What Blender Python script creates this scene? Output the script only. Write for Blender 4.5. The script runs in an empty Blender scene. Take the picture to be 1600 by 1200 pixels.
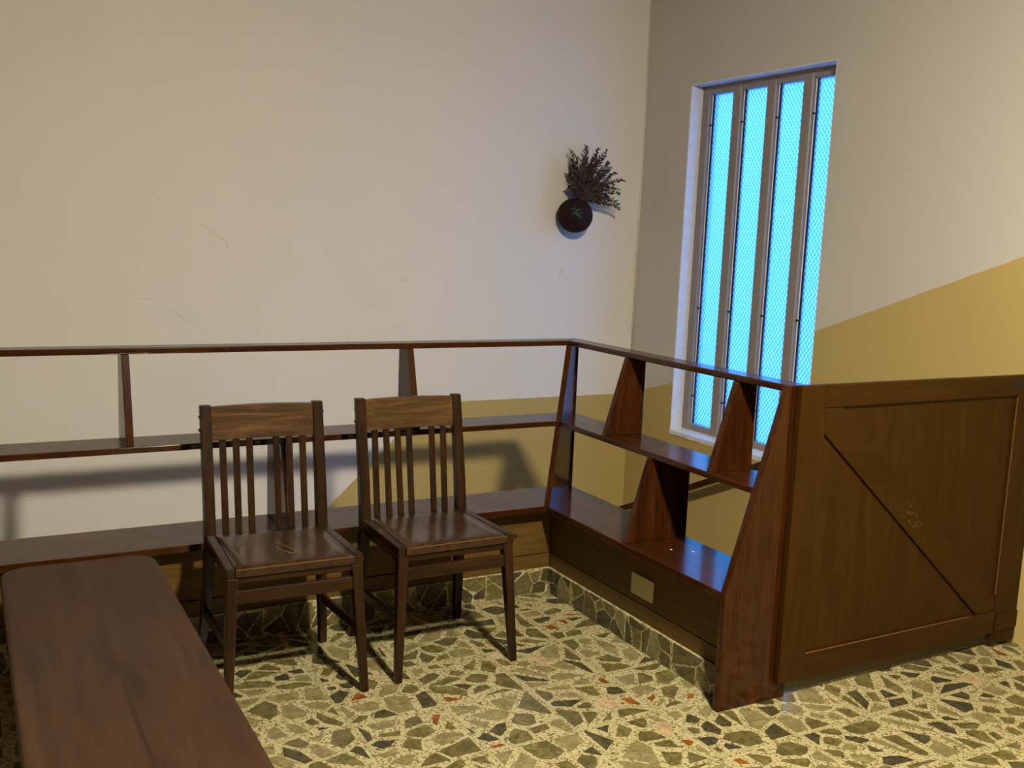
import bpy, bmesh, math, random
from mathutils import Vector, Matrix

# ------------------------------------------------------------------ camera, world, exposure
sc = bpy.context.scene
COL = sc.collection
FPX = 1562.65
YAW, PITCH, ROLL = 0.5063, -0.1460, 0.0402
CAM = Vector((-3.5389, -4.9118, 1.4775))
fw = Vector((math.sin(YAW)*math.cos(PITCH), math.cos(YAW)*math.cos(PITCH), math.sin(PITCH)))
rt = Vector((math.cos(YAW), -math.sin(YAW), 0))
up = rt.cross(fw)
rt2 = rt*math.cos(ROLL) + up*math.sin(ROLL)
up2 = -rt*math.sin(ROLL) + up*math.cos(ROLL)
cd = bpy.data.cameras.new('camera')
cd.sensor_fit = 'HORIZONTAL'; cd.sensor_width = 36.0; cd.lens = FPX/1600*36.0
cd.clip_start = 0.05
cam = bpy.data.objects.new('camera', cd); COL.objects.link(cam)
cam.matrix_world = Matrix(((rt2.x, up2.x, -fw.x, CAM.x), (rt2.y, up2.y, -fw.y, CAM.y),
                           (rt2.z, up2.z, -fw.z, CAM.z), (0, 0, 0, 1)))
sc.camera = cam
def pix(p):
    d = Vector(p)-CAM; w = d.dot(fw)
    return 800+FPX*d.dot(rt2)/w, 600-FPX*d.dot(up2)/w, w

sc.view_settings.view_transform = 'Standard'
sc.view_settings.look = 'None'
sc.view_settings.gamma = 1.0
sc.view_settings.use_curve_mapping = False
sc.view_settings.exposure = 0.0
sc.cycles.use_denoising = True
sc.cycles.max_bounces = 10
sc.cycles.diffuse_bounces = 6
sc.cycles.transparent_max_bounces = 12

SKY_STRENGTH = 64.0
LAMP_STRENGTH = 2020.0
LAMP_COLOR = (1.0, 0.89, 0.70)
LAMP_POS = (-2.27, -4.36, 2.90)

world = bpy.data.worlds.new('sky'); sc.world = world; world.use_nodes = True
nt = world.node_tree; nt.nodes.clear()
wo = nt.nodes.new('ShaderNodeOutputWorld'); bg = nt.nodes.new('ShaderNodeBackground')
tc = nt.nodes.new('ShaderNodeTexCoord'); sx = nt.nodes.new('ShaderNodeSeparateXYZ')
mr = nt.nodes.new('ShaderNodeMapRange'); mr.inputs['From Min'].default_value = -0.25; mr.inputs['From Max'].default_value = 0.2
mx = nt.nodes.new('ShaderNodeMix'); mx.data_type = 'RGBA'
mx.inputs['A'].default_value = (0.055, 0.165, 0.66, 1); mx.inputs['B'].default_value = (0.08, 0.41, 1.0, 1)
nt.links.new(tc.outputs['Generated'], sx.inputs[0]); nt.links.new(sx.outputs['Z'], mr.inputs['Value'])
nt.links.new(mr.outputs[0], mx.inputs['Factor']); nt.links.new(mx.outputs['Result'], bg.inputs['Color'])
bg.inputs['Strength'].default_value = SKY_STRENGTH
nt.links.new(bg.outputs[0], wo.inputs[0])

# daylight portal in the window opening (guides sky sampling only)
WY1, WY2, WZ1, WZ2 = -0.4155, -1.4645, 0.409, 2.339
pl = bpy.data.lights.new('window_portal', 'AREA'); pl.shape = 'RECTANGLE'
pl.size = WZ2-WZ1; pl.size_y = WY1-WY2
pl.cycles.is_portal = True
po = bpy.data.objects.new('window_portal', pl); COL.objects.link(po)
po.location = (0.21, (WY1+WY2)/2, (WZ1+WZ2)/2); po.rotation_euler = (0, math.radians(90), 0)

random.seed(7)

# ------------------------------------------------------------------ helpers
def link(o, parent=None):
    COL.objects.link(o)
    if parent is not None: o.parent = parent
    return o
def mesh_obj(name, bm, mat, parent=None, smooth=False):
    bmesh.ops.recalc_face_normals(bm, faces=bm.faces)
    me = bpy.data.meshes.new(name); bm.to_mesh(me); bm.free()
    for m in (mat if isinstance(mat, (list, tuple)) else [mat]): me.materials.append(m)
    if smooth:
        for p in me.polygons: p.use_smooth = True
    return link(bpy.data.objects.new(name, me), parent)
def tag(o, label, cat, group=None):
    o['label'] = label; o['category'] = cat
    if group: o['group'] = group
    return o
def struct(o): o['kind'] = 'structure'; return o
def empty(name, loc=(0, 0, 0), rz=0):
    o = bpy.data.objects.new(name, None); o.location = loc; o.rotation_euler = (0, 0, rz)
    o.empty_display_size = 0.05
    return link(o)
def box_bm(x0, x1, y0, y1, z0, z1, bev=0.0, seg=1, bm=None):
    own = bmesh.new()
    r = bmesh.ops.create_cube(own, size=1.0)
    for v in own.verts:
        v.co = Vector((x0+(v.co.x+.5)*(x1-x0), y0+(v.co.y+.5)*(y1-y0), z0+(v.co.z+.5)*(z1-z0)))
    if bev > 0: bmesh.ops.bevel(own, geom=own.edges[:], offset=bev, segments=seg, profile=0.5, affect='EDGES')
    if bm is None: return own
    me = bpy.data.meshes.new('tmp'); own.to_mesh(me); own.free(); bm.from_mesh(me); bpy.data.meshes.remove(me)
    return bm
def prism_bm(poly, axis, a0, a1, bev=0.0, seg=1):
    """poly: list of 2-D points in the plane across `axis`; extruded a0..a1."""
    def P(u, v, a):
        return {'x': (a, u, v), 'y': (u, a, v), 'z': (u, v, a)}[axis]
    bm = bmesh.new()
    A = [bm.verts.new(P(u, v, a0)) for u, v in poly]; B = [bm.verts.new(P(u, v, a1)) for u, v in poly]
    n = len(poly)
    bm.faces.new(A); bm.faces.new(B[::-1])
    for i in range(n): bm.faces.new((A[i], B[i], B[(i+1) % n], A[(i+1) % n]))
    bmesh.ops.recalc_face_normals(bm, faces=bm.faces)
    if bev > 0: bmesh.ops.bevel(bm, geom=bm.edges[:], offset=bev, segments=seg, profile=0.5, affect='EDGES')
    return bm
def loft_bm(rings, bev=0.0):
    """rings: list of lists of 4 points (rectangular sections) lofted together."""
    bm = bmesh.new(); V = [[bm.verts.new(p) for p in r] for r in rings]
    k = len(rings[0])
    for a, b in zip(V, V[1:]):
        for i in range(k): bm.faces.new((a[i], a[(i+1) % k], b[(i+1) % k], b[i]))
    bm.faces.new(V[0][::-1]); bm.faces.new(V[-1])
    bmesh.ops.recalc_face_normals(bm, faces=bm.faces)
    if bev > 0:
        es = [e for e in bm.edges if e.calc_face_angle(0) > 0.6]
        bmesh.ops.bevel(bm, geom=es, offset=bev, segments=2, profile=0.5, affect='EDGES')
    return bm
def rect_ring(c, wx, wy): 
    x, y, z = c
    return [(x-wx/2, y-wy/2, z), (x+wx/2, y-wy/2, z), (x+wx/2, y+wy/2, z), (x-wx/2, y+wy/2, z)]
def tube_bm(pts, r0, r1=None, k=6, bm=None):
    bm = bm or bmesh.new(); r1 = r0 if r1 is None else r1
    rings = []; n = len(pts); prev = None
    for i, p in enumerate(pts):
        p = Vector(p); a = Vector(pts[max(i-1, 0)]); b = Vector(pts[min(i+1, n-1)])
        t = (b-a).normalized()
        u = t.cross(Vector((0, 0, 1)) if abs(t.z) < .95 else Vector((1, 0, 0))).normalized() if prev is None else (prev-t*prev.dot(t)).normalized()
        prev = u; w = t.cross(u); r = r0+(r1-r0)*i/max(n-1, 1)
        rings.append([bm.verts.new(p+(u*math.cos(2*math.pi*j/k)+w*math.sin(2*math.pi*j/k))*r) for j in range(k)])
    for a, b in zip(rings, rings[1:]):
        for j in range(k): bm.faces.new((a[j], a[(j+1) % k], b[(j+1) % k], b[j]))
    bm.faces.new(rings[0][::-1]); bm.faces.new(rings[-1])
    return bm
def lathe_bm(prof, k=32):
    bm = bmesh.new(); rings = []
    for r, z in prof:
        rings.append([bm.verts.new((r*math.cos(2*math.pi*j/k), r*math.sin(2*math.pi*j/k), z)) for j in range(k)] if r > 1e-6 else [bm.verts.new((0, 0, z))])
    for a, b in zip(rings, rings[1:]):
        for j in range(k):
            j2 = (j+1) % k
            if len(a) == 1: bm.faces.new((a[0], b[j2], b[j]))
            elif len(b) == 1: bm.faces.new((a[j], a[j2], b[0]))
            else: bm.faces.new((a[j], a[j2], b[j2], b[j]))
    return bm

# ------------------------------------------------------------------ materials
class NG:
    def __init__(s, name):
        s.m = bpy.data.materials.new(name); s.m.use_nodes = True; s.t = s.m.node_tree; s.t.nodes.clear()
        s.out = s.n('ShaderNodeOutputMaterial')
    def n(s, typ, **kw):
        nd = s.t.nodes.new(typ)
        for k, v in kw.items(): setattr(nd, k, v)
        return nd
    def l(s, a, b): s.t.links.new(a, b)
    def val(s, sock, v):
        if hasattr(v, 'is_output') or isinstance(v, bpy.types.NodeSocket): s.l(v, sock)
        else: sock.default_value = v
    def math(s, op, a, b=0.0, c=None):
        nd = s.n('ShaderNodeMath', operation=op); s.val(nd.inputs[0], a); s.val(nd.inputs[1], b)
        if c is not None: s.val(nd.inputs[2], c)
        return nd.outputs[0]
    def mix(s, f, a, b):
        nd = s.n('ShaderNodeMix', data_type='RGBA')
        s.val(nd.inputs['Factor'], f)
        for k, v in (('A', a), ('B', b)):
            if isinstance(v, tuple): v = v if len(v) == 4 else v+(1,)
            s.val(nd.inputs[k], v)
        return nd.outputs['Result']
    def coord(s, kind='Object', scale=(1, 1, 1), loc=(0, 0, 0), rot=(0, 0, 0)):
        t = s.n('ShaderNodeTexCoord'); mp = s.n('ShaderNodeMapping')
        mp.inputs['Scale'].default_value = scale; mp.inputs['Location'].default_value = loc; mp.inputs['Rotation'].default_value = rot
        s.l(t.outputs[kind], mp.inputs[0]); return mp.outputs[0]
    def noise(s, vec, scale, detail=4, rough=.55, dist=0.0):
        nd = s.n('ShaderNodeTexNoise'); nd.inputs['Scale'].default_value = scale; nd.inputs['Detail'].default_value = detail
        nd.inputs['Roughness'].default_value = rough; nd.inputs['Distortion'].default_value = dist
        s.l(vec, nd.inputs['Vector']); return nd.outputs['Fac']
    def ramp(s, f, stops):
        nd = s.n('ShaderNodeValToRGB'); e = nd.color_ramp.elements
        while len(e) < len(stops): e.new(0.5)
        for el, (p, c) in zip(e, stops): el.position = p; el.color = c if len(c) == 4 else c+(1,)
        s.l(f, nd.inputs[0]); return nd.outputs[0]
    def bump(s, h, strength=.2, dist=.002):
        nd = s.n('ShaderNodeBump'); nd.inputs['Strength'].default_value = strength; nd.inputs['Distance'].default_value = dist
        s.l(h, nd.inputs['Height']); return nd.outputs[0]
    def principled(s, col, rough=.5, normal=None, coat=0.0, coat_rough=.1, spec=.5, metal=0.0):
        p = s.n('ShaderNodeBsdfPrincipled')
        if isinstance(col, tuple): p.inputs['Base Color'].default_value = col if len(col) == 4 else col+(1,)
        else: s.l(col, p.inputs['Base Color'])
        s.val(p.inputs['Roughness'], rough)
        p.inputs['Coat Weight'].default_value = coat; p.inputs['Coat Roughness'].default_value = coat_rough
        p.inputs['Specular IOR Level'].default_value = spec; p.inputs['Metallic'].default_value = metal
        if normal is not None: s.l(normal, p.inputs['Normal'])
        s.l(p.outputs[0], s.out.inputs[0]); return p

def srgb(r, g, b):
    f = lambda c: (c/255/12.92) if c/255 <= .04045 else ((c/255+.055)/1.055)**2.4
    return (f(r), f(g), f(b), 1)

def wood(name, dark, mid, light, axis='x', rough=.35, coat=.3, coat_rough=.18, grain=1.0, wear=None, spec=.15):
    g = NG(name)
    st = {'x': (1.2, 14, 14), 'y': (14, 1.2, 14), 'z': (14, 14, 1.2)}[axis]
    oi = g.n('ShaderNodeObjectInfo')
    v = g.coord('Object', st)
    add = g.n('ShaderNodeVectorMath', operation='ADD'); g.l(v, add.inputs[0])
    cmb = g.n('ShaderNodeCombineXYZ')
    r10 = g.math('MULTIPLY', oi.outputs['Random'], 37.0)
    for i in range(3): g.l(r10, cmb.inputs[i])
    g.l(cmb.outputs[0], add.inputs[1]); v = add.outputs[0]
    n1 = g.noise(v, 1.6*grain, 5, .6, 1.2)
    n2 = g.noise(v, 9*grain, 3, .6, .3)
    f = g.math('MULTIPLY_ADD', n2, .35, g.math('MULTIPLY', n1, .75))
    col = g.ramp(f, [(.33, dark), (.52, mid), (.74, light)])
    big = g.noise(g.coord('Object'), 3.0, 3)
    if wear:
        wf = g.ramp(big, [(.50, (0, 0, 0)), (.72, (1, 1, 1))])
        col = g.mix(g.math('MULTIPLY', wf, .6), col, wear)
    rr = g.math('MULTIPLY_ADD', big, .25, rough-.12)
    g.principled(col, rr, g.bump(n2, .12, .001), coat, coat_rough, spec=spec)
    return g.m

def three(prefix, *a, **k): return {ax: wood(prefix+'_'+ax, *a, axis=ax, **k) for ax in 'xyz'}

SHELF = three('shelf_wood', (.016, .0045, .0011, 1), (.033, .0095, .0020, 1), (.060, .0185, .0042, 1), rough=.34, coat=.62, coat_rough=.09, spec=.02)
CHAIR = three('chair_wood', (.010, .0042, .0016, 1), (.020, .0086, .0030, 1), (.042, .0185, .0062, 1), rough=.32, coat=.12, coat_rough=.12)
CREST = wood('worn_crest_wood', (.028, .013, .005, 1), (.060, .030, .011, 1), (.14, .078, .028, 1), axis='x', rough=.35, coat=.25, wear=(.20, .115, .042))
SEATW = wood('worn_seat_wood', (.018, .008, .0035, 1), (.033, .0155, .0065, 1), (.056, .028, .012, 1), axis='y', rough=.30, coat=.3, coat_rough=.16)
BENCH = wood('bench_wood', (.021, .0098, .0042, 1), (.037, .0170, .0074, 1), (.056, .027, .0125, 1), axis='y', rough=.5, coat=.06, coat_rough=.35, grain=.7, spec=.2, wear=(.060, .022, .0085))
GATE = three('gate_wood', (.024, .0092, .0009, 1), (.035, .0138, .0015, 1), (.047, .0198, .0026, 1), rough=.42, coat=.05, coat_rough=.2, spec=.1)
PANELW = {'x': wood('base_panel_wood_x', (.062, .034, .006, 1), (.092, .051, .010, 1), (.13, .074, .017, 1), axis='x', rough=.5, coat=.1),
          'y': wood('base_panel_wood_y', (.062, .034, .006, 1), (.092, .051, .010, 1), (.13, .074, .017, 1), axis='y', rough=.5, coat=.1)}

def plaster(g, col, rough=.75):
    v = g.coord('Object')
    b = g.noise(v, 60, 4); c = g.noise(v, 2.2, 4)
    h = g.math('MULTIPLY_ADD', c, 3.0, b)
    g.principled(col, rough, g.bump(h, .12, .002), spec=.3)
WHITE = (.78, .745, .665, 1); MUST = (.520, .390, .125, 1)
def wall_paint(name, kind):
    g = NG(name)
    geo = g.n('ShaderNodeNewGeometry'); s = g.n('ShaderNodeSeparateXYZ'); g.l(geo.outputs['Position'], s.inputs[0])
    X, Y, Z = s.outputs
    wob = g.noise(g.coord('Object'), 9, 2)
    Zw = g.math('ADD', Z, g.math('MULTIPLY_ADD', wob, .008, -.004))
    if kind == 'back':        # level dado by the landing, then falling with the lower flight
        line = g.math('MINIMUM', .566, g.math('MULTIPLY_ADD', X, .942, 1.815))
    elif kind == 'right':     # dado rising with the stairs
        line = g.math('MAXIMUM', g.math('MULTIPLY_ADD', Y, -.27, .575), g.math('MULTIPLY_ADD', Y, -.380, .535))
    f = g.math('LESS_THAN', Zw, line)
    v = g.coord('Object'); mott = g.noise(v, 1.3, 4)
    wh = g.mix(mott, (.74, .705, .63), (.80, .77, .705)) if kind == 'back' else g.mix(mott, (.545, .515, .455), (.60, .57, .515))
    mu = g.mix(mott, (.455, .340, .115), (.515, .395, .150))
    plaster(g, g.mix(f, wh, mu)); return g.m
def plain(name, col, rough=.6, spec=.4, coat=0.0, metal=0.0, nz=.12):
    g = NG(name); n = g.noise(g.coord('Object'), 22, 3)
    c = tuple(col[:3])
    cc = g.mix(n, tuple(x*(1-nz) for x in c), tuple(min(1, x*(1+nz)) for x in c))
    g.principled(cc, rough, g.bump(n, .05, .001), coat=coat, spec=spec, metal=metal); return g.m
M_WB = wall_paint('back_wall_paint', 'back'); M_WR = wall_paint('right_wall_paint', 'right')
g = NG('plain_white_plaster'); plaster(g, WHITE); M_W = g.m
g = NG('tan_plaster'); plaster(g, (.26, .20, .13, 1)); M_W2 = g.m
g = NG('ceiling_paint'); plaster(g, (.36, .34, .30, 1)); M_CEIL = g.m

def terrazzo_matrix(name):
    g = NG(name); v = g.coord('Object')
    vo = g.n('ShaderNodeTexVoronoi'); vo.inputs['Scale'].default_value = 170; g.l(v, vo.inputs['Vector'])
    sep = g.n('ShaderNodeSeparateColor'); g.l(vo.outputs['Color'], sep.inputs[0])
    c = g.ramp(sep.outputs[0], [(.0, (.09, .065, .025)), (.16, (.22, .18, .075)), (.40, (.39, .345, .175)), (1.0, (.47, .425, .245))])
    g.principled(c, g.math('MULTIPLY_ADD', g.noise(v, 14, 3), .2, .10), spec=.5); return g.m
M_MATRIX = terrazzo_matrix('terrazzo_matrix')
def far_terrazzo(name):
    g = NG(name); v = g.coord('Object')
    vo = g.n('ShaderNodeTexVoronoi'); vo.inputs['Scale'].default_value = 13; g.l(v, vo.inputs['Vector'])
    ed = g.n('ShaderNodeTexVoronoi', feature='DISTANCE_TO_EDGE'); ed.inputs['Scale'].default_value = 13; g.l(v, ed.inputs['Vector'])
    sep = g.n('ShaderNodeSeparateColor'); g.l(vo.outputs['Color'], sep.inputs[0])
    c = g.ramp(sep.outputs[0], [(0, (.05, .05, .022)), (.4, (.10, .095, .04)), (.8, (.18, .165, .075)), (1, (.24, .22, .11))])
    f = g.math('LESS_THAN', ed.outputs['Distance'], .09)
    g.principled(g.mix(f, c, (.36, .32, .18)), .22); return g.m
M_FAR = far_terrazzo('terrazzo_far')
M_STAIR = plain('pale_stair_stone', (.62, .61, .58), .35, nz=.08)
def chip_mat(name, a, b, c, rough=.16):
    g = NG(name); v = g.coord('Object')
    n = g.noise(v, 26, 5, .6, 1.6)
    g.principled(g.ramp(n, [(.32, a), (.52, b), (.72, c)]), rough, spec=.5); return g.m
CHIPS = [chip_mat('chip_olive', (0.069, 0.058, 0.021), (0.111, 0.093, 0.034), (0.170, 0.144, 0.057)),
         chip_mat('chip_dark_green', (0.040, 0.037, 0.017), (0.064, 0.056, 0.025), (0.101, 0.087, 0.040)),
         chip_mat('chip_pale_green', (0.143, 0.121, 0.049), (0.212, 0.179, 0.078), (0.297, 0.252, 0.123)),
         chip_mat('chip_moss', (0.069, 0.060, 0.019), (0.133, 0.112, 0.036), (0.233, 0.194, 0.081)),
         chip_mat('chip_slate', (0.036, 0.032, 0.019), (0.055, 0.049, 0.028), (0.083, 0.072, 0.042)),
         chip_mat('chip_rust', (0.106, 0.034, 0.009), (0.212, 0.070, 0.013), (0.297, 0.136, 0.038)),
         chip_mat('chip_cream', (0.297, 0.175, 0.067), (0.424, 0.320, 0.180), (0.530, 0.436, 0.285))]
CHIP_W = [28, 13, 26, 18, 7, 4, 4]

M_ALU = plain('window_alloy', srgb(142, 132, 124), .45, .5, nz=.10)
M_TRIMW = plain('white_gloss_trim', (.72, .72, .70), .4, nz=.1)
M_REVEAL = plain('window_reveal_paint', (.74, .73, .70), .6)
M_DARK = plain('dark_hole', (.012, .008, .006), .8)
M_NAIL = plain('nail_head', (.02, .014, .01), .5)
M_CRACK = plain('hairline_crack', (.60, .56, .48), .9)
M_SMUDGE = plain('grey_smudge', (.69, .66, .60), .9)
M_CAULK = plain('cream_corner_line', (.72, .66, .52), .6)
M_PLATE = plain('cream_plate', (.55, .46, .27), .4, nz=.05)
M_RAW = plain('raw_wood_scratch', (.15, .085, .033), .7)
M_EDGE = plain('worn_wood_highlight', (.120, .058, .018), .5)  # lighter wood: brace scuffs, and edge strips that carry a painted highlight
M_POT = plain('maroon_pot', (.020, .0075, .0065), .8, spec=.2, nz=.5)
M_TWINE = plain('green_twine', (.018, .11, .058), .8)
M_DRIED = plain('dried_brown_flower', (.075, .050, .042), .9, nz=.35)
M_RAIL = SHELF['y']

def glass_mat():
    g = NG('blue_patterned_glass')
    v = g.coord('Object', (1, 1, 1))
    s = g.n('ShaderNodeSeparateXYZ'); g.l(v, s.inputs[0]); _, Y, Z = s.outputs
    # pressed basket-weave: two diagonal strand directions passing over and under
    U = g.math('MULTIPLY', g.math('ADD', g.math('MULTIPLY', Y, 1.35), Z), 31.0)
    V = g.math('MULTIPLY', g.math('SUBTRACT', g.math('MULTIPLY', Y, 1.35), Z), 31.0)
    fu = g.math('FRACT', U); fv = g.math('FRACT', V)
    par = g.math('MODULO', g.math('ABSOLUTE', g.math('ADD', g.math('FLOOR', U), g.math('FLOOR', V))), 2.0)
    hu = g.math('SINE', g.math('MULTIPLY', fu, math.pi)); hv = g.math('SINE', g.math('MULTIPLY', fv, math.pi))
    h = g.math('ADD', g.math('MULTIPLY', par, hu), g.math('MULTIPLY', g.math('SUBTRACT', 1.0, par), hv))
    bmp = g.bump(h, .7, .004)
    tl = g.n('ShaderNodeBsdfTranslucent'); g.l(g.mix(h, (.15, .165, .18), (.43, .47, .51)), tl.inputs['Color']); g.l(bmp, tl.inputs['Normal'])
    tr = g.n('ShaderNodeBsdfTransparent')
    g.l(g.mix(h, (.085, .095, .105), (.23, .25, .26)), tr.inputs['Color'])
    gl = g.n('ShaderNodeBsdfGlossy'); gl.inputs['Roughness'].default_value = .15; gl.inputs['Color'].default_value = (.8, .85, .9, 1); g.l(bmp, gl.inputs['Normal'])
    m1 = g.n('ShaderNodeMixShader'); m1.inputs[0].default_value = .72; g.l(tl.outputs[0], m1.inputs[1]); g.l(tr.outputs[0], m1.inputs[2])
    m2 = g.n('ShaderNodeMixShader'); m2.inputs[0].default_value = .06; g.l(m1.outputs[0], m2.inputs[1]); g.l(gl.outputs[0], m2.inputs[2])
    g.l(m2.outputs[0], g.out.inputs[0]); return g.m
M_GLASS = glass_mat()
g = NG('lamp_glow'); e = g.n('ShaderNodeEmission'); e.inputs['Color'].default_value = LAMP_COLOR+(1,); e.inputs['Strength'].default_value = LAMP_STRENGTH
g.l(e.outputs[0], g.out.inputs[0]); M_GLOW = g.m

# ------------------------------------------------------------------ measures
ZR = 1.05
YB, XB = -1.2257, -1.1848            # back planes of the two shelf partitions
DR, DM, DB, DP = .0848, .1790, .281, .2132
ZM, ZB = .7233, .392
TR = .022
YE, YG = -2.6166, -2.6420
XL, YN, ZC = -7.0, -9.0, 2.95        # far limits of the room
XEND = -5.4                          # left end of the back partition

# ------------------------------------------------------------------ structure
o = struct(mesh_obj('wall_back', box_bm(XL-.15, .2, 0, .15, -3.0, ZC), M_WB)); wall_back = o
bm = bmesh.new()
for a in ((0, .2, YN-.15, WY2, -3, ZC), (0, .2, WY1, 0, -3, ZC), (0, .2, WY2, WY1, -3, WZ1), (0, .2, WY2, WY1, WZ2, ZC)):
    box_bm(*a, bm=bm)
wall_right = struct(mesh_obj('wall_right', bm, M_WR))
struct(mesh_obj('wall_left', box_bm(XL-.15, XL, YN-.15, 0, -3, ZC), M_W2))
struct(mesh_obj('wall_front', box_bm(XL, 0, YN-.15, YN, -.2, ZC), M_W2))
struct(mesh_obj('ceiling', box_bm(XL-.15, .2, YN-.15, .15, ZC, ZC+.15), M_CEIL))
# floor slab of the room, around the stairwell
bm = bmesh.new()
box_bm(XL, XB+.005, YN, YB+.005, -.20, -.004, bm=bm)
box_bm(XB+.005, 0, YN, -2.58, -.20, -.004, bm=bm)
floor = struct(mesh_obj('floor', bm, M_FAR))
# stairwell: walls under the slab, steps and landing
struct(mesh_obj('wall_stairwell', box_bm(XL, XB, YB-.10, YB, -3.0, -.20), M_W))
struct(mesh_obj('wall_stairwell_side', box_bm(XB-.10, XB, -2.58, YB-.10, -3.0, -.20), M_W))
struct(mesh_obj('wall_stairwell_end', box_bm(XB, 0, -2.70, -2.58, -3.0, -.20), M_W))
bm = bmesh.new(); nst = 6
for i in range(nst):
    y0 = -2.58+i*.22
    box_bm(XB+.001, -.001, y0, y0+.22, -1.25, -.165*(i+1), bm=bm)
struct(mesh_obj('floor_upper_steps', bm, M_STAIR))
yl = -2.58+nst*.22
struct(mesh_obj('floor_landing', box_bm(XB+.001, -.001, yl, -.001, -1.25, -1.10), M_STAIR))
bm = bmesh.new()
for i in range(8):
    x1 = XB-.001-i*.22
    box_bm(x1-.22, x1, YB+.001, -.001, -3.0, -1.10-.2*(i+1), bm=bm)
struct(mesh_obj('floor_lower_steps', bm, M_STAIR))
struct(mesh_obj('floor_lower_hall', box_bm(XL, XB-8*.22-.002, YB, -.001, -3.0, -2.72), M_STAIR))
# cream line in the room corner
struct(mesh_obj('trim_1', tube_bm([(-.004, -.004, .80), (-.004, -.004, ZC-.002)], .006, k=8), M_CAULK, smooth=True))
# plaster cracks and smudges on the back wall
def ribbon(name, pts, w, mat, parent, off=-.0006):
    bm = bmesh.new()
    P = [Vector((x, off, z)) for x, z in pts]; L = []; R = []
    for i, p in enumerate(P):
        t = (P[min(i+1, len(P)-1)]-P[max(i-1, 0)]).normalized(); nrm = Vector((-t.z, 0, t.x))
        ww = w*(.35 if i in (0, len(P)-1) else 1)
        L.append(bm.verts.new(p+nrm*ww)); R.append(bm.verts.new(p-nrm*ww))
    for i in range(len(P)-1): bm.faces.new((L[i], L[i+1], R[i+1], R[i]))
    r = bmesh.ops.extrude_face_region(bm, geom=bm.faces[:])
    for v in [q for q in r['geom'] if isinstance(q, bmesh.types.BMVert)]: v.co.y += .0012
    return mesh_obj(name, bm, mat, parent)
for pts in ([(-2.755, 1.624), (-2.73, 1.60), (-2.708, 1.583)], [(-2.541, 1.484), (-2.505, 1.462), (-2.47, 1.436), (-2.419, 1.408), (-2.410, 1.385), (-2.403, 1.362)],
            [(-2.826, 1.123), (-2.78, 1.125), (-2.736, 1.115)], [(-2.690, 1.085), (-2.64, 1.055), (-2.60, 1.020), (-2.582, 1.030)],
            [(-2.56, 1.01), (-2.523, .962)], [(-2.90, .985), (-2.875, 1.03)]):
    ribbon('plaster_crack', pts, .0016, M_CRACK, wall_back)
for pts, w in (([(-.545, 1.262), (-.520, 1.29), (-.515, 1.31)], .014), ([(-.66, 1.233), (-.625, 1.245)], .009), ([(-1.515, 1.22), (-1.49, 1.235), (-1.47, 1.215)], .007)):
    ribbon('wall_smudge', pts, w, M_SMUDGE, wall_back)
ribbon('white_streak', [(-2.407, .753), (-2.32, .756), (-2.238, .757)], .003, M_TRIMW, wall_back)  # thin white streak across the back wall

# ------------------------------------------------------------------ window
win = struct(empty('window_1', (0, 0, 0)))
FX0, FX1 = .085, .135
mesh_obj('reveal', box_bm(.001, FX0, WY1-.006, WY1, WZ1, WZ2), M_REVEAL, win)
mesh_obj('reveal', box_bm(.001, FX0, WY2, WY2+.006, WZ1, WZ2), M_REVEAL, win)
mesh_obj('reveal', box_bm(.001, FX0, WY2, WY1, WZ2-.006, WZ2), M_REVEAL, win)
# chipped white sill
bm = bmesh.new(); rs = random.Random(4); top = []; n = 22
for i in range(n+1):
    y = WY1+(WY2-WY1)*i/n
    x = -.004+rs.uniform(-.003, .003)
    top.append((x, y))
A = [bm.verts.new((x, y, WZ1+.012)) for x, y in top]; B = [bm.verts.new((FX0, y, WZ1+.020)) for x, y in top]
A2 = [bm.verts.new((x+rs.uniform(0, .002), y, WZ1-rs.uniform(.004, .014))) for x, y in top]; B2 = [bm.verts.new((FX0, y, WZ1-.008)) for x, y in top]
for i in range(n):
    bm.faces.new((A[i], A[i+1], B[i+1], B[i])); bm.faces.new((A2[i], B2[i], B2[i+1], A2[i+1])); bm.faces.new((A[i], A2[i], A2[i+1], A[i+1]))
mesh_obj('sill', bm, M_TRIMW, win)
zf0, zf1 = WZ1+.0015, WZ2-.0015
ys = [-.420, -.698, -.956, -1.208, -1.460]      # centre lines of the uprights
fw_ = .030
mesh_obj('frame_bar', box_bm(FX0, FX1, WY2+.001, WY1-.001, zf0, zf0+.053, .003), M_ALU, win)
mesh_obj('frame_bar', box_bm(FX0, FX1, WY2+.001, WY1-.001, zf1-.050, zf1, .003), M_ALU, win)
for i, y in enumerate(ys):
    w0, w1 = (.012, .034) if i == 0 else ((.034, .012) if i == 4 else (.026, .026))
    if i == 0: y0, y1 = -.476, WY1-.001
    elif i == 4: y0, y1 = WY2+.001, -1.412
    else: y0, y1 = y-.032, y+.032
    mesh_obj('mullion' if 0 < i < 4 else 'frame_bar', box_bm(FX0-.004, FX1, y0, y1, zf0, zf1, .004), M_ALU, win)
    # slim bead on the glass side of each bar
    if i < 4: mesh_obj('gasket', box_bm(FX0+.016, FX1-.014, y0-.017, y0-.011, zf0+.051, zf1-.048), M_DARK, win)
    if i < 4: mesh_obj('glazing_bead', box_bm(FX0+.012, FX1-.012, y0-.011, y0-.004, zf0+.051, zf1-.048, .001), M_TRIMW, win)
edges = [(-.476, -.666), (-.730, -.924), (-.988, -1.176), (-1.240, -1.412)]
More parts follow.
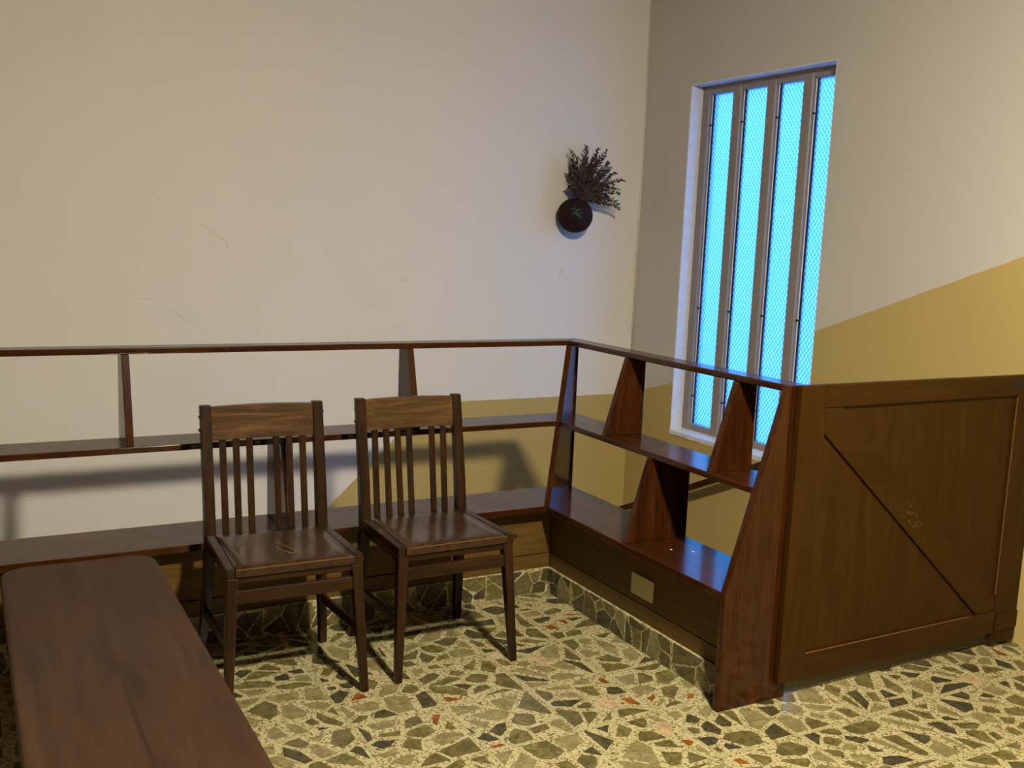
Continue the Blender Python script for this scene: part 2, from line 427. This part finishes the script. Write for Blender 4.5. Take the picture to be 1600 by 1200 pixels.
for y1, y0 in edges:
    mesh_obj('pane', box_bm(.108, .113, y0, y1, zf0+.045, zf1-.042), M_GLASS, win)
    for zz in (.62, 1.12, 2.12): mesh_obj('bead_clip', box_bm(FX0+.006, FX0+.013, y1-.014, y1-.002, zz, zz+.008), M_DARK, win)

# ------------------------------------------------------------------ terrazzo tiles and chips
PITCH_T = .305
def clip_half(poly, nx, ny, d):          # keep nx*x+ny*y <= d
    out = []
    for i in range(len(poly)):
        p, q = poly[i], poly[(i+1) % len(poly)]
        a, b = nx*p[0]+ny*p[1]-d, nx*q[0]+ny*q[1]-d
        if a <= 0: out.append(p)
        if (a < 0 < b) or (b < 0 < a):
            t = a/(a-b); out.append((p[0]+t*(q[0]-p[0]), p[1]+t*(q[1]-p[1])))
    return out
def area(p): return .5*abs(sum(p[i][0]*p[(i+1) % len(p)][1]-p[(i+1) % len(p)][0]*p[i][1] for i in range(len(p))))
def inset(poly, gaps):
    s = sum(poly[i][0]*poly[(i+1) % len(poly)][1]-poly[(i+1) % len(poly)][0]*poly[i][1] for i in range(len(poly)))
    if s < 0: poly = poly[::-1]
    out = poly
    for i in range(len(poly)):
        p, q = poly[i], poly[(i+1) % len(poly)]
        dx, dy = q[0]-p[0], q[1]-p[1]; L = math.hypot(dx, dy)
        if L < 1e-6: continue
        nx, ny = dy/L, -dx/L
        out = clip_half(out, nx, ny, nx*p[0]+ny*p[1]-gaps())
        if len(out) < 3: return []
    return out
def clean(poly, m=.004):
    out = []
    for p in poly:
        if not out or math.hypot(p[0]-out[-1][0], p[1]-out[-1][1]) > m: out.append(p)
    if len(out) > 2 and math.hypot(out[0][0]-out[-1][0], out[0][1]-out[-1][1]) < m: out.pop()
    return out
def shards(x0, x1, y0, y1, n, rnd, gap=(.002, .017), stretch=1.8):
    """angular stone pieces that fill a rectangle, with joints of the binder between them"""
    th = rnd.uniform(0, math.pi); c, s = math.cos(th), math.sin(th); k = rnd.uniform(1.0, stretch)
    T = lambda p: ((c*p[0]+s*p[1])/k, -s*p[0]+c*p[1])
    I = lambda p: (c*p[0]*k-s*p[1], s*p[0]*k+c*p[1])
    pts = []; tries = 0; dmin = .62*math.sqrt((x1-x0)*(y1-y0)/max(n, 1))
    while len(pts) < n and tries < 400:
        tries += 1
        p = (rnd.uniform(x0, x1), rnd.uniform(y0, y1))
        if all(math.hypot(p[0]-q[0], p[1]-q[1]) > dmin*rnd.uniform(.55, 1.1) for q in pts): pts.append(p)
    tp = [T(p) for p in pts]; out = []
    for i, p in enumerate(tp):
        poly = [T(q) for q in ((x0, y0), (x1, y0), (x1, y1), (x0, y1))]
        for j, q in enumerate(tp):
            if i == j: continue
            nx, ny = q[0]-p[0], q[1]-p[1]
            poly = clip_half(poly, nx, ny, nx*(p[0]+q[0])/2+ny*(p[1]+q[1])/2)
            if len(poly) < 3: break
        if len(poly) < 3: continue
        poly = inset([I(q) for q in poly], lambda: rnd.uniform(*gap))
        # now and then a corner is broken off
        if len(poly) >= 3:
            cx = sum(q[0] for q in poly)/len(poly); cy = sum(q[1] for q in poly)/len(poly)
            for _ in range(rnd.choice((0, 1, 1, 2, 2))):
                a = rnd.uniform(0, 2*math.pi); nx, ny = math.cos(a), math.sin(a)
                R = max(nx*q[0]+ny*q[1] for q in poly)-(nx*cx+ny*cy)
                cl = clip_half(poly, nx, ny, nx*cx+ny*cy+R*rnd.uniform(.5, .9))
                if len(cl) >= 3: poly = cl
            poly = clean(poly)
        if len(poly) >= 3 and area(poly) > 1.2e-4: out.append(poly)
    return out

rnd = random.Random(21)
TX0, TY0 = -2.250, -2.530                 # one joint crossing
tiles = []; chips = []
tile_mesh = {}
for ix in range(-9, 8):
    for iy in range(-7, 4):
        x0 = TX0+ix*PITCH_T; x1 = x0+PITCH_T; y0 = TY0+iy*PITCH_T; y1 = y0+PITCH_T
        x1 = min(x1, -.001)
        if x1-x0 < .02: continue
        cx = (x0+x1)/2
        lim = -2.585 if cx > -1.19 else (YB if cx < -1.5 else YB)
        y1 = min(y1, lim)
        if y1-y0 < .02: continue
        if x0 < -1.19 and y0 > -1.40: continue
        key = (round(x1-x0, 3), round(y1-y0, 3))
        if key not in tile_mesh:
            bm = box_bm(.0006, key[0]-.0006, .0006, key[1]-.0006, -.008, 0)
            me = bpy.data.meshes.new('floor_tile'); bm.to_mesh(me); bm.free(); me.materials.append(M_MATRIX); tile_mesh[key] = me
        t = link(bpy.data.objects.new('floor_tile', tile_mesh[key]), floor); t.location = (x0, y0, 0)
        nchip = max(2, round(15*key[0]*key[1]/PITCH_T**2))
        for poly in shards(.003, key[0]-.003, .003, key[1]-.003, nchip, rnd):
            mi = rnd.choices(range(7), CHIP_W)[0]
            if mi == 5: # rust pieces are small
                ccx = sum(q[0] for q in poly)/len(poly); ccy = sum(q[1] for q in poly)/len(poly)
                poly = [(ccx+(q[0]-ccx)*.62, ccy+(q[1]-ccy)*.62) for q in poly]
            # size on the photograph
            pp = [pix((x0+q[0], y0+q[1], 0)) for q in poly]
            mxp = sum(q[0] for q in pp)/len(pp); myp = sum(q[1] for q in pp)/len(pp)
            vis = area([(q[0], q[1]) for q in pp]) if (all(q[2] > .3 for q in pp) and -10 < mxp < 1610 and -10 < myp < 1210) else 0
            wx = x0+poly[0][0]; wy = y0+poly[0][1]
            if mxp < 235+(myp-880)*.60: vis = 0           # behind the bench
            if wy > -1.44 or (wx > -1.47 and wy > -2.60): vis = 0
            chips.append((vis, t, poly, mi, (x0, y0)))
chips.sort(key=lambda c: -c[0])
def chip_bm(poly, z0, z1, bm=None, off=(0, 0), mi=0):
    own = bm if bm is not None else bmesh.new()
    cx = sum(q[0] for q in poly)/len(poly); cy = sum(q[1] for q in poly)/len(poly)
    lo = [own.verts.new((q[0]+off[0], q[1]+off[1], z0)) for q in poly]
    hi = [own.verts.new((cx+(q[0]-cx)*.985+off[0], cy+(q[1]-cy)*.985+off[1], z1)) for q in poly]
    n = len(poly); fs = [own.faces.new(hi)]
    for i in range(n): fs.append(own.faces.new((lo[i], lo[(i+1) % n], hi[(i+1) % n], hi[i])))
    for f in fs: f.material_index = mi
    return own
for vis, t, poly, mi, off in chips[:300]:
    if vis <= 0: continue
    mesh_obj('stone_chip', chip_bm(poly, -.001, .0005), CHIPS[mi], t)
bm = bmesh.new()
for k, (vis, t, poly, mi, off) in enumerate(chips):
    if k < 300 and vis > 0: continue
    chip_bm(poly, -.001, .0005, bm, off, mi)
o = mesh_obj('stone_chips', bm, CHIPS, floor); o['kind'] = 'stuff'

# terrazzo skirting along the foot of the partitions
HB = .107; TB = .012
def skirting(name, along, start, end, plane):
    root = struct(empty(name))
    L = abs(end-start); n = max(1, round(L/PITCH_T)); step = (end-start)/n; rr = random.Random(5)
    for i in range(n):
        a = start+i*step; b = a+step; lo, hi = min(a, b), max(a, b)
        if along == 'x':
            ti = mesh_obj('skirting_tile', box_bm(lo+.001, hi-.001, plane-TB, plane, 0, HB, .0015), M_MATRIX, root)
        else:
            ti = mesh_obj('skirting_tile', box_bm(plane-TB, plane, lo+.001, hi-.001, 0, HB, .0015), M_MATRIX, root)
        for poly in shards(0, hi-lo, 0, HB, 7, rr, (.0008, .0042), 1.3):
            mi = rr.choices(range(7), [24, 30, 6, 24, 16, 0, 0])[0]
            bm = chip_bm(poly, -.001, .0006)
            for v in bm.verts:
                u, w, h = v.co
                v.co = Vector((lo+u, plane-TB-h, w)) if along == 'x' else Vector((plane-TB-h, lo+u, w))
            mesh_obj('stone_chip', bm, CHIPS[mi], ti)
    return root
skirting('baseboard_back', 'x', XB-DP, -4.15, YB-DP)
skirting('baseboard_right', 'y', YB-DP-TB-.002, YE+.032, XB-DP)

# ------------------------------------------------------------------ shelf partitions
def front_at(z):     # depth of the sloping front at height z
    if z <= ZB: return DB
    return DB+(DR-DB)*(z-ZB)/(ZR-ZB)
T = .026
pb = tag(empty('shelf_partition', (0, 0, 0)), 'long dark wooden open shelf partition behind the two chairs', 'partition')
pr = tag(empty('shelf_partition', (0, 0, 0)), 'short dark wooden open shelf partition in front of the blue window', 'partition')

def long_board(name, d, z0, z1, bev):
    # back run: mitred at the corner; right run: from the mitre to the end panel
    b = prism_bm([(XEND, YB), (XB, YB), (XB-d, YB-d), (XEND, YB-d)], 'z', z0, z1, bev, 2)
    mesh_obj(name, b, SHELF['x'], pb)
    r = prism_bm([(XB, YB), (XB-d, YB-d), (XB-d, YE+.026), (XB, YE+.026)], 'z', z0, z1, bev, 2)
    mesh_obj(name, r, SHELF['y'], pr)
long_board('top_rail', DR, ZR-TR, ZR, .004)
long_board('middle_shelf', DM, ZM-.022, ZM, .003)
long_board('bottom_shelf', DB, ZB-.026, ZB, .003)
def back_divider(x, z0, z1):
    # front set just behind the shelf noses
    d0, d1 = front_at(z0)-.006, front_at(z1)-.004
    bm = prism_bm([(YB, z0), (YB, z1), (YB-d1, z1), (YB-d0, z0)], 'x', x-T/2, x+T/2, .002)
    mesh_obj('divider', bm, SHELF['z'], pb)
def right_divider(y, z0, z1):
    d0, d1 = front_at(z0)-.006, front_at(z1)-.004
    bm = prism_bm([(XB, z0), (XB, z1), (XB-d1, z1), (XB-d0, z0)], 'y', y-T/2, y+T/2, .002)
    mesh_obj('divider', bm, SHELF['z'], pr)
for x in (-2.003, -3.056, -4.10, -5.15): back_divider(x, ZM, ZR-TR)
for x in (-2.530, -3.58, -4.63): back_divider(x, ZB, ZM-.022)
for y in (-1.735, -2.368): right_divider(y, ZM, ZR-TR)
right_divider(-2.046, ZB, ZM-.022)
# corner panels: one along the mitre for each storey, plus the square post behind it
c45 = math.sqrt(.5)
def mitre_panel(z0, z1):
    bm = bmesh.new(); V = []
    h = .012
    for z in (z0, z1):
        d = front_at(z)-.004
        p0 = Vector((XB-.020, YB-.020, z)); p1 = Vector((XB-d, YB-d, z)); nrm = Vector((c45, -c45, 0))*h
        V += [bm.verts.new(p0+nrm), bm.verts.new(p1+nrm), bm.verts.new(p1-nrm), bm.verts.new(p0-nrm)]
    a, b = V[:4], V[4:]
    bm.faces.new(a); bm.faces.new(b[::-1])
    for i in range(4): bm.faces.new((a[i], b[i], b[(i+1) % 4], a[(i+1) % 4]))
    mesh_obj('corner_panel', bm, SHELF['z'], pb)
mitre_panel(ZM+.0005, ZR-TR-.0005); mitre_panel(ZB+.0005, ZM-.0225)
for z0, z1 in ((ZM+.0005, ZR-TR-.0005), (ZB+.0005, ZM-.0225)):
    mesh_obj('corner_post', box_bm(XB-.030, XB, YB-.030, YB, z0, z1, .002), SHELF['z'], pb)
# base panels: planks above the skirting, with a frame of the same depth
zg = .166
for z0, z1 in ((.0, zg-.002), (zg+.002, ZB-.027)):
    mesh_obj('plank', box_bm(XEND, XB-DP, YB-DP, YB-DP+.018, z0, z1, .002), PANELW['x'], pb)
    mesh_obj('plank', box_bm(XB-DP, XB-DP+.018, YE+.027, YB-DP, z0, z1, .002), PANELW['y'], pr)
mesh_obj('backing_board', box_bm(XEND, XB-DP+.018, YB-DP+.018, YB-DP+.028, 0, ZB-.027), PANELW['x'], pb)
mesh_obj('backing_board', box_bm(XB-DP+.018, XB-DP+.028, YE+.027, YB-DP+.02, 0, ZB-.027), PANELW['y'], pr)
# rear base boards that close the stairwell side
mesh_obj('rear_board', box_bm(XEND, XB, YB-.018, YB, 0, ZB-.027), SHELF['x'], pb)
mesh_obj('rear_board', box_bm(XB-.018, XB, YE+.027, YB-.019, 0, ZB-.027), SHELF['y'], pr)
# end panel
prof = [(XB, 0), (XB, ZR), (XB-DR-.002, ZR), (XB-DB-.004, ZB), (XB-DB-.004, 0)]
mesh_obj('end_panel', prism_bm(prof, 'y', YE, YE+.026, .003, 2), SHELF['z'], pr)
prof2 = [(YB, 0), (YB, ZR), (YB-DR-.002, ZR), (YB-DB-.004, ZB), (YB-DB-.004, 0)]
mesh_obj('end_panel', prism_bm(prof2, 'x', XEND-.026, XEND, .003, 2), SHELF['z'], pb)
# small screw heads on the bottom shelf
for p in ((-3.40, -1.40), ):
    bm = lathe_bm([(0, .0006), (.004, .0006), (.0045, 0), (0, -.001)], 10); bmesh.ops.translate(bm, verts=bm.verts, vec=(p[0], p[1], ZB)); mesh_obj('nail', bm, M_NAIL, pb)
for p in ((-1.34, -2.17), (-1.28, -2.22)):
    bm = lathe_bm([(0, .0008), (.004, .0008), (.0045, 0), (0, -.001)], 10); bmesh.ops.translate(bm, verts=bm.verts, vec=(p[0], p[1], ZB)); mesh_obj('screw', bm, M_TRIMW, pr)

# blank cover plate on the right base panel
xp = XB-DP
bm = box_bm(xp-.007, xp, -2.163, -2.030, .195, .275, .003, 2)
pt = mesh_obj('cover_plate', bm, M_PLATE)
tag(pt, 'square cream blank cover plate on the low wooden panel under the shelf', 'cover plate')

# ------------------------------------------------------------------ gate
gt = tag(empty('swing_gate', (-1.24, YG, .06)), 'brown wooden gate with a diagonal brace across its panel', 'gate')
def gpart(name, bm, m):
    bmesh.ops.translate(bm, verts=bm.verts, vec=(1.24, -YG, -.06)); return mesh_obj(name, bm, m, gt)
GX0, GX1, GZ0, GZ1 = -1.240, -.022, .062, 1.052
gy0, gy1 = YG, YG+.024
gpart('stile', box_bm(GX0, -1.128, gy0, gy1, GZ0, GZ1, .003, 2), GATE['z'])
gpart('stile', box_bm(-.160, GX1, gy0, gy1, .020, GZ1, .003, 2), GATE['z'])
gpart('top_rail', box_bm(-1.128, -.160, gy0, gy1, .977, GZ1, .003, 2), GATE['x'])
gpart('bottom_rail', box_bm(-1.128, -.160, gy0, gy1, GZ0, .150, .003, 2), GATE['x'])
gpart('panel', box_bm(-1.13, -.158, gy0+.011, gy1-.003, .148, .979), GATE['z'])
gpart('brace', prism_bm([(-1.126, .892), (-1.126, .975), (-1.055, .975), (-.162, .205), (-.162, .152), (-.262, .152)], 'y', gy0+.001, gy0+.012, .002), GATE['x'])
rs = random.Random(8)
for k in range(26):
    t = rs.gauss(.47, .035); bx = -1.09+(-.21+1.09)*t; bz = .934+(.178-.934)*t
    ox = rs.uniform(-.030, .026); l = rs.uniform(.008, .032); dx, dz = .757*l, -.652*l
    bx += ox*.652; bz += ox*.757; w = rs.uniform(.0005, .0013)
    gpart('scuff', prism_bm([(bx-w*.65, bz-w*.75), (bx+dx-w*.3, bz+dz-w*.3), (bx+dx+w*.65, bz+dz+w*.75), (bx+w*.65, bz+w*.75)], 'y', gy0+.0006, gy0+.0012), M_EDGE)
# inner edges of the frame: wear plus lamp highlight painted as lighter strips
gpart('worn_edge_highlight', box_bm(-1.126, -.30, gy0+.001, gy0+.006, .1490, .1515, .0008), M_EDGE)
gpart('worn_edge_highlight', box_bm(-.1615, -.1590, gy0+.001, gy0+.006, .215, .972, .0008), M_EDGE)
# dark slot of the latch and lower pivot block
gpart('latch_slot', box_bm(-.195, -.03, gy0-.0015, gy0+.004, 1.005, 1.028), M_DARK)
gpart('pivot_block', box_bm(-.150, GX1-.002, gy0-.006, gy0, .070, .140, .002), GATE['x'])

# handrail on the stairwell side of the window wall
hr = tag(empty('handrail', (0, 0, 0)), 'dark sloping wall handrail under the blue window, seen through the shelves', 'handrail')
ang = .455
def hrz(y): return .175+ang*(-.72-y)
y0, y1 = -2.55, -.03
rings = []
for y in (y0, y1):
    z = hrz(y); rings.append([(-.105, y, z-.036), (-.060, y, z-.036), (-.060, y, z), (-.105, y, z)])
mesh_obj('rail', loft_bm(rings, .006), SHELF['y'], hr)
for y in (-.35, -1.25, -2.2):
    mesh_obj('bracket', tube_bm([(-.08, y, hrz(y)-.03), (-.08, y, hrz(y)-.07), (-.001, y, hrz(y)-.085)], .008, k=8), M_DARK, hr, True)

# ------------------------------------------------------------------ chairs
def make_chair(name, loc, rz, label, missing, scratch=False, right_stretcher=True, knob=False):
    root = tag(empty(name, loc, rz), label, 'chair', 'slat-back wooden chairs')
    # local: x right, front edge y=0, back +y
    for s in (-1, 1):
        r = [rect_ring((s*.215, .424, 0), .026, .030), rect_ring((s*.196, .385, .27), .032, .036), rect_ring((s*.191, .372, .43), .036, .040), rect_ring((s*.191, .395, .60), .036, .034), rect_ring((s*.191, .448, .882), .036, .026)]
        mesh_obj('back_post', loft_bm(r, .003), CHAIR['z'], root)
        fx = .222 if s > 0 else -.214
        r = [rect_ring((fx, -.012, 0), .024, .024), rect_ring((s*.196, .022, .425), .036, .036)]
        mesh_obj('leg', loft_bm(r, .003), CHAIR['z'], root)
    # crest rail, slightly bowed
    rings = []
    for i in range(9):
        u = -1+2*i/8; x = u*.174; b = .010*(1-u*u)
        zt = .876+.003*(1-u*u)
        rings.append([(x, .420+b, .766), (x, .440+b, .766), (x, .458+b, zt), (x, .438+b, zt)])
    mesh_obj('crest_rail', loft_bm(rings, .002), CREST, root, False)
    # pegs at the crest joint
    for s in (-1, 1):
        for z in (.80, .845):
            mesh_obj('peg', tube_bm([(s*.205, .44, z), (s*.213, .44, z)], .005, k=8), M_NAIL, root, True)
    # seven slats with one lost
    rr = random.Random(int(abs(loc[0])*100))
    for i in range(7):
        if i == missing: continue
        x = (i-3)*.0455; tl = rr.uniform(-.003, .003)
        yb = .385+.004; yt = .432+.010*(1-(x/.174)**2)
        r = [[(x-.011+tl, yb-.005, .448), (x+.011+tl, yb-.005, .448), (x+.011+tl, yb+.006, .448), (x-.011+tl, yb+.006, .448)],
             [(x-.011, yt-.005, .770), (x+.011, yt-.005, .770), (x+.011, yt+.006, .770), (x-.011, yt+.006, .770)]]
        mesh_obj('slat', loft_bm(r, .0015), CHAIR['z'], root)
    # seat board dished between two side rails
    bm = bmesh.new(); nx, ny = 10, 10; TP = []; BT = []
    for j in range(ny+1):
        v = j/ny; y = .0+v*.365; hw = .188-.012*v; a = []; b = []
        for i in range(nx+1):
            u = -1+2*i/nx
            dish = -.007*(1-u*u)*math.sin(math.pi*min(1, v*1.1))
            rnd_front = -.004 if j == 0 else 0
            a.append(bm.verts.new((u*hw, y, .457+dish+rnd_front))); b.append(bm.verts.new((u*hw, y, .430)))
        TP.append(a); BT.append(b)
    for j in range(ny):
        for i in range(nx):
            bm.faces.new((TP[j][i], TP[j][i+1], TP[j+1][i+1], TP[j+1][i])); bm.faces.new((BT[j][i], BT[j+1][i], BT[j+1][i+1], BT[j][i+1]))
    for i in range(nx):
        bm.faces.new((TP[0][i], BT[0][i], BT[0][i+1], TP[0][i+1])); bm.faces.new((TP[ny][i], TP[ny][i+1], BT[ny][i+1], BT[ny][i]))
    for j in range(ny):
        bm.faces.new((TP[j][0], TP[j+1][0], BT[j+1][0], BT[j][0])); bm.faces.new((TP[j][nx], BT[j][nx], BT[j+1][nx], TP[j+1][nx]))
    seat = mesh_obj('seat', bm, SEATW, root, True)
    for p in seat.data.polygons:
        if abs(p.normal.z) < .5: p.use_smooth = False
    for s in (-1, 1):
        hi = .458
        r = [[(s*.190, .002, .425), (s*.216, .002, .425), (s*.216, .002, hi), (s*.190, .002, hi)],
             [(s*.178, .366, .425), (s*.205, .366, .425), (s*.205, .366, hi), (s*.178, .366, hi)]]
        mesh_obj('side_rail', loft_bm(r, .003), CHAIR['y'], root)
    if knob: mesh_obj('dowel_end', tube_bm([(.205, .012, .447), (.232, .012, .447)], .0075, k=10), CHAIR['x'], root, True)
    mesh_obj('worn_edge_highlight', box_bm(-.186, .186, -.0008, .0022, .4515, .4540, .0008), M_EDGE, root)  # lighter strip paints a lamp highlight along the worn front edge
    mesh_obj('front_apron', box_bm(-.182, .182, .010, .028, .404, .431, .002), CHAIR['x'], root)
    mesh_obj('rear_apron', box_bm(-.176, .176, .360, .378, .385, .431, .002), CHAIR['x'], root)
    for s in (-1, 1):
        r = [[(s*.186, .03, .395), (s*.200, .03, .395), (s*.200, .03, .426), (s*.186, .03, .426)],
             [(s*.180, .36, .395), (s*.194, .36, .395), (s*.194, .36, .426), (s*.180, .36, .426)]]
        mesh_obj('side_apron', loft_bm(r, .001), CHAIR['y'], root)
    mesh_obj('front_stretcher', box_bm(-.190, .190, .006, .024, .342, .384, .003), CHAIR['x'], root)
    for s in (-1, 1):
        if s > 0 and not right_stretcher: continue
        r = [[(s*.199, .005, .195), (s*.213, .005, .195), (s*.213, .005, .222), (s*.199, .005, .222)],
             [(s*.195, .388, .165), (s*.209, .388, .165), (s*.209, .388, .198), (s*.195, .388, .198)]]
        mesh_obj('side_stretcher', loft_bm(r, .002), CHAIR['y'], root)
    if scratch:
        for pts, w in (([(.000, .225), (.012, .195), (.022, .17), (.030, .135), (.026, .105)], .0022), ([(-.012, .21), (-.018, .17), (.002, .125), (.020, .112)], .0016),
                       ([(.004, .112), (.030, .108)], .004), ([(-.008, .235), (.006, .228)], .004), ([(-.165, .20), (-.145, .10), (-.142, .06)], .0018)):
            bm = bmesh.new(); L = []; R = []
            P = [Vector((x, y, 0)) for x, y in pts]
            for i, p in enumerate(P):
                t = (P[min(i+1, len(P)-1)]-P[max(i-1, 0)]).normalized(); nn = Vector((-t.y, t.x, 0))
                v = p.y/.365; u = p.x/.182; zz = .457-.007*(1-u*u)*math.sin(math.pi*min(1, v*1.1))+.0012
                ww = w*(.4 if i in (0, len(P)-1) else 1)
                a = p+nn*ww; b = p-nn*ww; L.append(bm.verts.new((a.x, a.y, zz))); R.append(bm.verts.new((b.x, b.y, zz)))
            for i in range(len(P)-1): bm.faces.new((L[i], L[i+1], R[i+1], R[i]))
            ex = bmesh.ops.extrude_face_region(bm, geom=bm.faces[:])
            for q in [q for q in ex['geom'] if isinstance(q, bmesh.types.BMVert)]: q.co.z -= .0015
            mesh_obj('scratch', bm, M_RAW, root)
    return root
make_chair('slat_back_chair', (-2.657, -2.000, 0), math.radians(-1.0), 'dark wooden slat-back chair with a scratched seat, nearer the bench', 3, True, True)
make_chair('slat_back_chair', (-2.100, -1.990, 0), math.radians(.5), 'dark wooden slat-back chair with an unscratched seat, nearer the corner', 4, False, False, True)

# ------------------------------------------------------------------ bench
BX0, BX1, BY0, BY1, BZ = -3.468, -3.024, -3.75, -1.628, .42
bn = tag(empty('bench', ((BX0+BX1)/2, (BY0+BY1)/2, 0)), 'long low brown wooden bench with rounded corners in the foreground', 'bench')
def bpart(name, bm, m, sm=False):
    bmesh.ops.translate(bm, verts=bm.verts, vec=(-(BX0+BX1)/2, -(BY0+BY1)/2, 0)); return mesh_obj(name, bm, m, bn, sm)
poly = []
for cx, cy, a0 in ((BX1-.075, BY1-.075, 0), (BX0+.075, BY1-.075, 90), (BX0+.075, BY0+.075, 180), (BX1-.075, BY0+.075, 270)):
    for k in range(9):
        a = math.radians(a0+k*90/8); poly.append((cx+.075*math.cos(a), cy+.075*math.sin(a)))
top_bm = prism_bm(poly, 'z', BZ-.036, BZ)
es = [e for e in top_bm.edges if abs(e.verts[0].co.z-e.verts[1].co.z) < 1e-6]
bmesh.ops.bevel(top_bm, geom=es, offset=.011, segments=3, profile=.5, affect='EDGES')
bpart('bench_top', top_bm, BENCH)
for x in (BX0+.06, BX1-.085): bpart('side_apron', box_bm(x, x+.025, BY0+.12, BY1-.12, BZ-.126, BZ-.036, .002), SHELF['y'])
for y in (BY0+.12, BY1-.145): bpart('end_apron', box_bm(BX0+.085, BX1-.085, y, y+.025, BZ-.126, BZ-.036, .002), SHELF['x'])
for x in (BX0+.05, BX1-.11):
    for y in (BY0+.10, BY1-.16):
        bpart('leg', loft_bm([rect_ring((x+.03, y+.03, 0), .045, .045), rect_ring((x+.03, y+.03, BZ-.036), .06, .06)], .003), SHELF['z'])
for x, y in ((-3.40, -1.80), (-3.16, -1.80), (-3.37, -2.57), (-3.115, -2.57)):
    bm = lathe_bm([(0, .0007), (.005, .0007), (.006, 0), (0, -.001)], 10); bmesh.ops.translate(bm, verts=bm.verts, vec=(x, y, BZ)); bpart('nail', bm, M_NAIL)

# ------------------------------------------------------------------ wall pot with dried flowers
PC = Vector((-.511, -.100, 1.610))
pot = tag(empty('wall_planter', PC), 'dark round hanging planter with dried brown flowers on the white wall', 'planter')
R = .098; prof = []
for i in range(15):
    a = -math.pi/2+(math.pi*.80)*i/14
    prof.append((R*math.cos(a)*1.02, R*math.sin(a)*.98))
rl, zl = prof[-1]
prof += [(rl-.008, zl+.004), (rl-.014, zl-.004), (rl-.02, zl-.03), (0, zl-.035)]
bm = lathe_bm(prof, 32); bmesh.ops.rotate(bm, verts=bm.verts, cent=(0, 0, 0), matrix=Matrix.Rotation(math.radians(24), 3, 'Y'))
mesh_obj('pot', bm, M_POT, pot, True)
mesh_obj('wall_hook', tube_bm([(0, .06, .03), (0, .099, .03)], .006, k=8), M_DARK, pot, True)
def onball(az, el, r=R*1.015): return (r*math.sin(az)*math.cos(el), -r*math.cos(az)*math.cos(el), r*math.sin(el))
for pts in ([(-.35, .35), (-.05, .28), (.25, .33)], [(.25, .33), (-.25, .05), (.35, .12)], [(-.2, .12), (.15, -.05), (.40, -.22)], [(-.10, .45), (.05, .1), (.30, -.10)]):
    P = []
    for (a, b), (c, d) in zip(pts, pts[1:]):
        for k in range(5): P.append(onball(a-.50+(c-a)*k/5, b+(d-b)*k/5))
    P.append(onball(pts[-1][0]-.50, pts[-1][1]))
    mesh_obj('twine', tube_bm(P, .0028, k=5), M_TWINE, pot, True)
rf = random.Random(12)
tips = [(-.030, .355), (.000, .33), (.088, .388), (.105, .37), (.06, .33), (.185, .372), (.165, .33), (.13, .30), (.265, .285), (.24, .25), (.28, .21), (.21, .23), (.285, .165), (.25, .13), (.265, .075), (.22, .10),
        (.262, .045), (-.06, .26), (-.045, .29), (-.07, .17), (.03, .28), (.09, .26), (.17, .20), (.12, .22), (.05, .22), (.19, .14), (.0, .20), (.15, .10), (.20, .06), (-.03, .23), (.06, .30), (.14, .26), (.10, .18), (.21, .185), (.02, .245), (.155, .155), (-.04, .15), (.24, .10), (.115, .335), (.215, .30)]
for tx, tz in tips:
    base = Vector((rf.uniform(.005, .05), rf.uniform(-.03, .02), .075))
    tip = Vector((tx, rf.uniform(-.075, .060), tz))
    ctl = base.lerp(tip, .45)+Vector((rf.uniform(-.02, .01), 0, .05))
    P = []
    for k in range(9):
        t = k/8; P.append(base*(1-t)**2+ctl*2*t*(1-t)+tip*t*t)
    bm = tube_bm(P, .0026, .0010, 4)
    ln = (tip-base).length; nl = int(ln/.0050)
    for q in range(nl):
        t = .10+.90*q/nl
        c = base*(1-t)**2+ctl*2*t*(1-t)+tip*t*t
        d = ((ctl-base)*(1-t)+(tip-ctl)*t).normalized()
        side = d.orthogonal().normalized(); side = Matrix.Rotation(rf.uniform(0, 6.28), 3, d) @ side
        l = rf.uniform(.022, .046)*(1.2-.58*t); w = l*.25
        out = (side*.85+d*.75).normalized(); wd = out.cross(d).normalized(); th = out.cross(wd).normalized()*.0012
        vs = [bm.verts.new(c+th), bm.verts.new(c+out*l*.5+wd*w), bm.verts.new(c+out*l), bm.verts.new(c+out*l*.5-wd*w), bm.verts.new(c+out*l*.5-th*2)]
        bm.faces.new((vs[0], vs[1], vs[2], vs[3])); bm.faces.new((vs[0], vs[4], vs[1])); bm.faces.new((vs[1], vs[4], vs[2])); bm.faces.new((vs[2], vs[4], vs[3])); bm.faces.new((vs[3], vs[4], vs[0]))
    mesh_obj('flower_sprig', bm, M_DRIED, pot)

# ------------------------------------------------------------------ ceiling lamp (out of frame, lights the room)
def ceiling_lamp(pos, label):
    lp = tag(empty('ceiling_lamp', pos), label, 'lamp')
    bm = lathe_bm([(0, -.050)]+[(.11*math.sin(a*math.pi/16), -.050*math.cos(a*math.pi/16)) for a in range(1, 8)]+[(.11, 0), (0, .002)], 28)
    mesh_obj('diffuser', bm, M_GLOW, lp, True)
    bm = lathe_bm([(.112, -.004), (.135, -.002), (.14, .02), (.14, ZC-pos[2]), (.112, ZC-pos[2]), (.112, -.004)], 40)
    mesh_obj('housing', bm, M_TRIMW, lp, True)
ceiling_lamp(LAMP_POS, 'round flush ceiling lamp above the open floor between chairs and gate')
